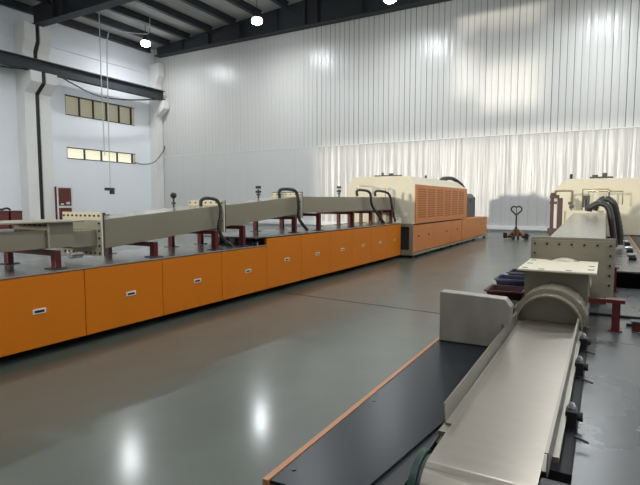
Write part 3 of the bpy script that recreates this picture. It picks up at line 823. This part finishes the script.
# stacked trays left of the muffle
def bin_(x0, x1, y0, y1, z0, z1, m, label, lattice=False):
    t = thing('parts_bin', ((x0 + x1) / 2, (y0 + y1) / 2, z0), label, 'bin')
    th, s = .012, .03
    b = MB()
    b.box(x0 + s, x1 - s, y0 + s, y1 - s, z0, z0 + th)
    def side(a, bb, c, d):   # bottom inner a,b ; top outer c,d
        n = Vector((bb[1] - a[1], a[0] - bb[0], 0)).normalized() * th
        b.hexa([a, bb, (bb[0] - n.x, bb[1] - n.y, bb[2]), (a[0] - n.x, a[1] - n.y, a[2]), c, d, (d[0] - n.x, d[1] - n.y, d[2]), (c[0] - n.x, c[1] - n.y, c[2])])
    B = [(x0 + s, y0 + s, z0 + th), (x1 - s, y0 + s, z0 + th), (x1 - s, y1 - s, z0 + th), (x0 + s, y1 - s, z0 + th)]
    T = [(x0, y0, z1), (x1, y0, z1), (x1, y1, z1), (x0, y1, z1)]
    for i in range(4):
        j = (i + 1) % 4
        side(B[i], B[j], T[i], T[j])
    b.build('bin_shell', m, t)
    r = MB()
    r.box(x0 - .008, x1 + .008, y0 - .012, y0 - .001, z1 - .012, z1 + .003).box(x0 - .012, x0 - .001, y0, y1, z1 - .012, z1 + .003)
    r.build('bin_rim', 'bolt' if lattice else m, t)
    if lattice:
        q = MB()
        for i in range(10):
            x = x0 + .04 + (x1 - x0 - .1) * i / 10
            q.tube([(x, y1 - .035, z0 + .03), (x + .018, y1 - .035, z0 + .055), (x + .036, y1 - .035, z0 + .03)], .0025, 6, 0)
        q.build('wire_lattice', 'chrome', t)
    return t
bin_(-.88, -.58, 4.05, 4.38, DZ + .001, DZ + .065, 'black', 'low black tray directly behind the steel cover box')
bin_(-.88, -.58, 4.46, 4.80, DZ + .02, DZ + .12, 'darkred', 'dark red open bin between the black and the navy one')
bin_(-.88, -.58, 4.90, 5.22, DZ + .02, DZ + .16, 'navy', 'navy open bin with a wire lattice inside, left of the muffle neck', True)
bin_(-.84, -.60, 5.34, 5.66, DZ + .02, DZ + .17, 'dgrey', 'dark bin farthest back of the row, left of the big flange')
for ya, yb, l in ((4.46, 4.80, 'dark red'), (4.90, 5.22, 'navy'), (5.34, 5.66, 'dark far')):
    tag(MB().box(-.86, -.63, ya + .06, yb - .06, DZ + .001, DZ + .019).build('bin_spacer', 'black'), f'flat black spacer board under the {l} bin', 'board')

# thick hoses of the right line
hose([(-.22, 8.5, 1.36), (-.20, 8.5, 1.42), (-.08, 8.5, 1.48), (.03, 8.5, 1.42), (.085, 8.5, 1.20), (.12, 8.5, .95), (.13, 8.5, .84)], .042, 'thick grey-black hose arching over the right duct, nearer one', 'hose loops of the right line')
hose([(-.16, 9.0, 1.37), (-.12, 9.0, 1.47), (-.02, 9.0, 1.55), (.10, 9.0, 1.48), (.17, 9.0, 1.22), (.21, 9.0, .98), (.22, 9.0, .84)], .046, 'thick grey-black hose arching over the right duct, farther one', 'hose loops of the right line')

# right hood
t = hood('furnace_hood', 'large cream furnace hood closing the view behind the right line', -1.07, 1.15, 12.5, 18.2, .80, 2.01, .28, .27, 0)
for x in (-.72, ):
    MB().cyl((x, 13.0, 2.01), (x, 13.0, 2.14), .03, 10).build('vent_stub', 'black', t)
MB().box(-.35, .12, 13.2, 13.35, 2.04, 2.08).box(-.3, -.2, 13.2, 13.3, 2.01, 2.04).box(-.02, .08, 13.2, 13.3, 2.01, 2.04).box(-.1, 0, 13.2, 13.3, 2.08, 2.16).box(-.30, -.18, 13.2, 13.3, 2.08, 2.12).build('roof_bracket', 'black', t)
t = thing('furnace_cabinet', (0, 12.5, 0), 'beige furnace base under the right hood, mostly hidden', 'furnace base')
MB().box(-1.05, 1.1, 12.52, 18.2, .10, .79).build('base_body', 'beige', t)
MB().box(-1.0, 1.0, 12.6, 18.1, 0, .099).build('plinth', 'black', t)

# red posts and panel left of the right duct
t = thing('gas_manifold', (-.8, 10.9, .79), 'red posts and panel of the gas manifold left of the right duct', 'gas manifold')
MB().box(-.96, -.90, 10.95, 11.05, .791, 1.68).build('post', 'darkred', t, .004)
MB().box(-.835, -.74, 10.95, 11.0, .98, 1.58).build('panel', 'darkred', t, .004)
MB().box(-.875, -.845, 10.96, 11.0, .98, 1.58).build('tube_column', 'white', t)
MB().box(-1.0, -.70, 10.94, 11.06, .86, .979).build('bottom_bar', 'darkred', t, .004)
MB().box(-.97, -.80, 10.92, 10.949, 1.57, 1.64).box(-.97, -.84, 10.92, 10.949, 1.46, 1.51).build('clamp_block', 'darkred', t)
MB().tube([(-.88, 11.06, 1.6), (-.88, 11.06, 1.70), (-.84, 11.06, 1.72), (-.62, 11.06, 1.72), (-.58, 11.06, 1.69), (-.58, 11.06, 1.35)], .02, 8, 3).build('pipe_bow', 'pipe', t, smooth=True)
tag(MB().tube([(-.42, 11.6, 1.33), (-.42, 11.6, 1.76), (.05, 11.6, 1.76)], .014, 8, 0).build('gas_pipe', 'pipe'), 'thin brass pipe bent at a right angle in front of the right hood', 'pipe')
tag(MB().tube([(-.31, 11.5, 1.33), (-.31, 11.5, 1.71), (.28, 11.5, 1.71), (.28, 11.5, 1.45)], .014, 8, 0).build('gas_pipe', 'pipe'), 'thin brass pipe frame in front of the right hood', 'pipe')
tag(MB().tube([(.05, 11.55, 1.33), (.05, 11.55, 1.74)], .016, 8, 0).build('gas_pipe', 'pipe'), 'short upright brass pipe between the two pipe frames of the right line', 'pipe')
t = thing('gas_valve', (-.32, 10.5, 1.32), 'black double-headed valve standing on the right duct in front of the hood', 'valve')
MB().cyl((-.32, 10.5, 1.32), (-.32, 10.5, 1.60), .018, 10).build('valve_stem', 'dgrey', t)
MB().box(-.38, -.26, 10.46, 10.479, 1.56, 1.62).box(-.38, -.34, 10.46, 10.479, 1.40, 1.56).box(-.30, -.26, 10.46, 10.479, 1.40, 1.56).build('valve_head', 'black', t)
t = thing('gas_valve', (-.56, 10.6, .79), 'black valve on a pale stem between the red panel and the right duct', 'valve')
MB().cyl((-.56, 10.6, .791), (-.56, 10.6, 1.40), .02, 10).build('valve_stem', 'chrome', t)
MB().box(-.60, -.52, 10.56, 10.579, 1.38, 1.44).box(-.62, -.56, 10.56, 10.579, 1.45, 1.5).build('valve_head', 'black', t)
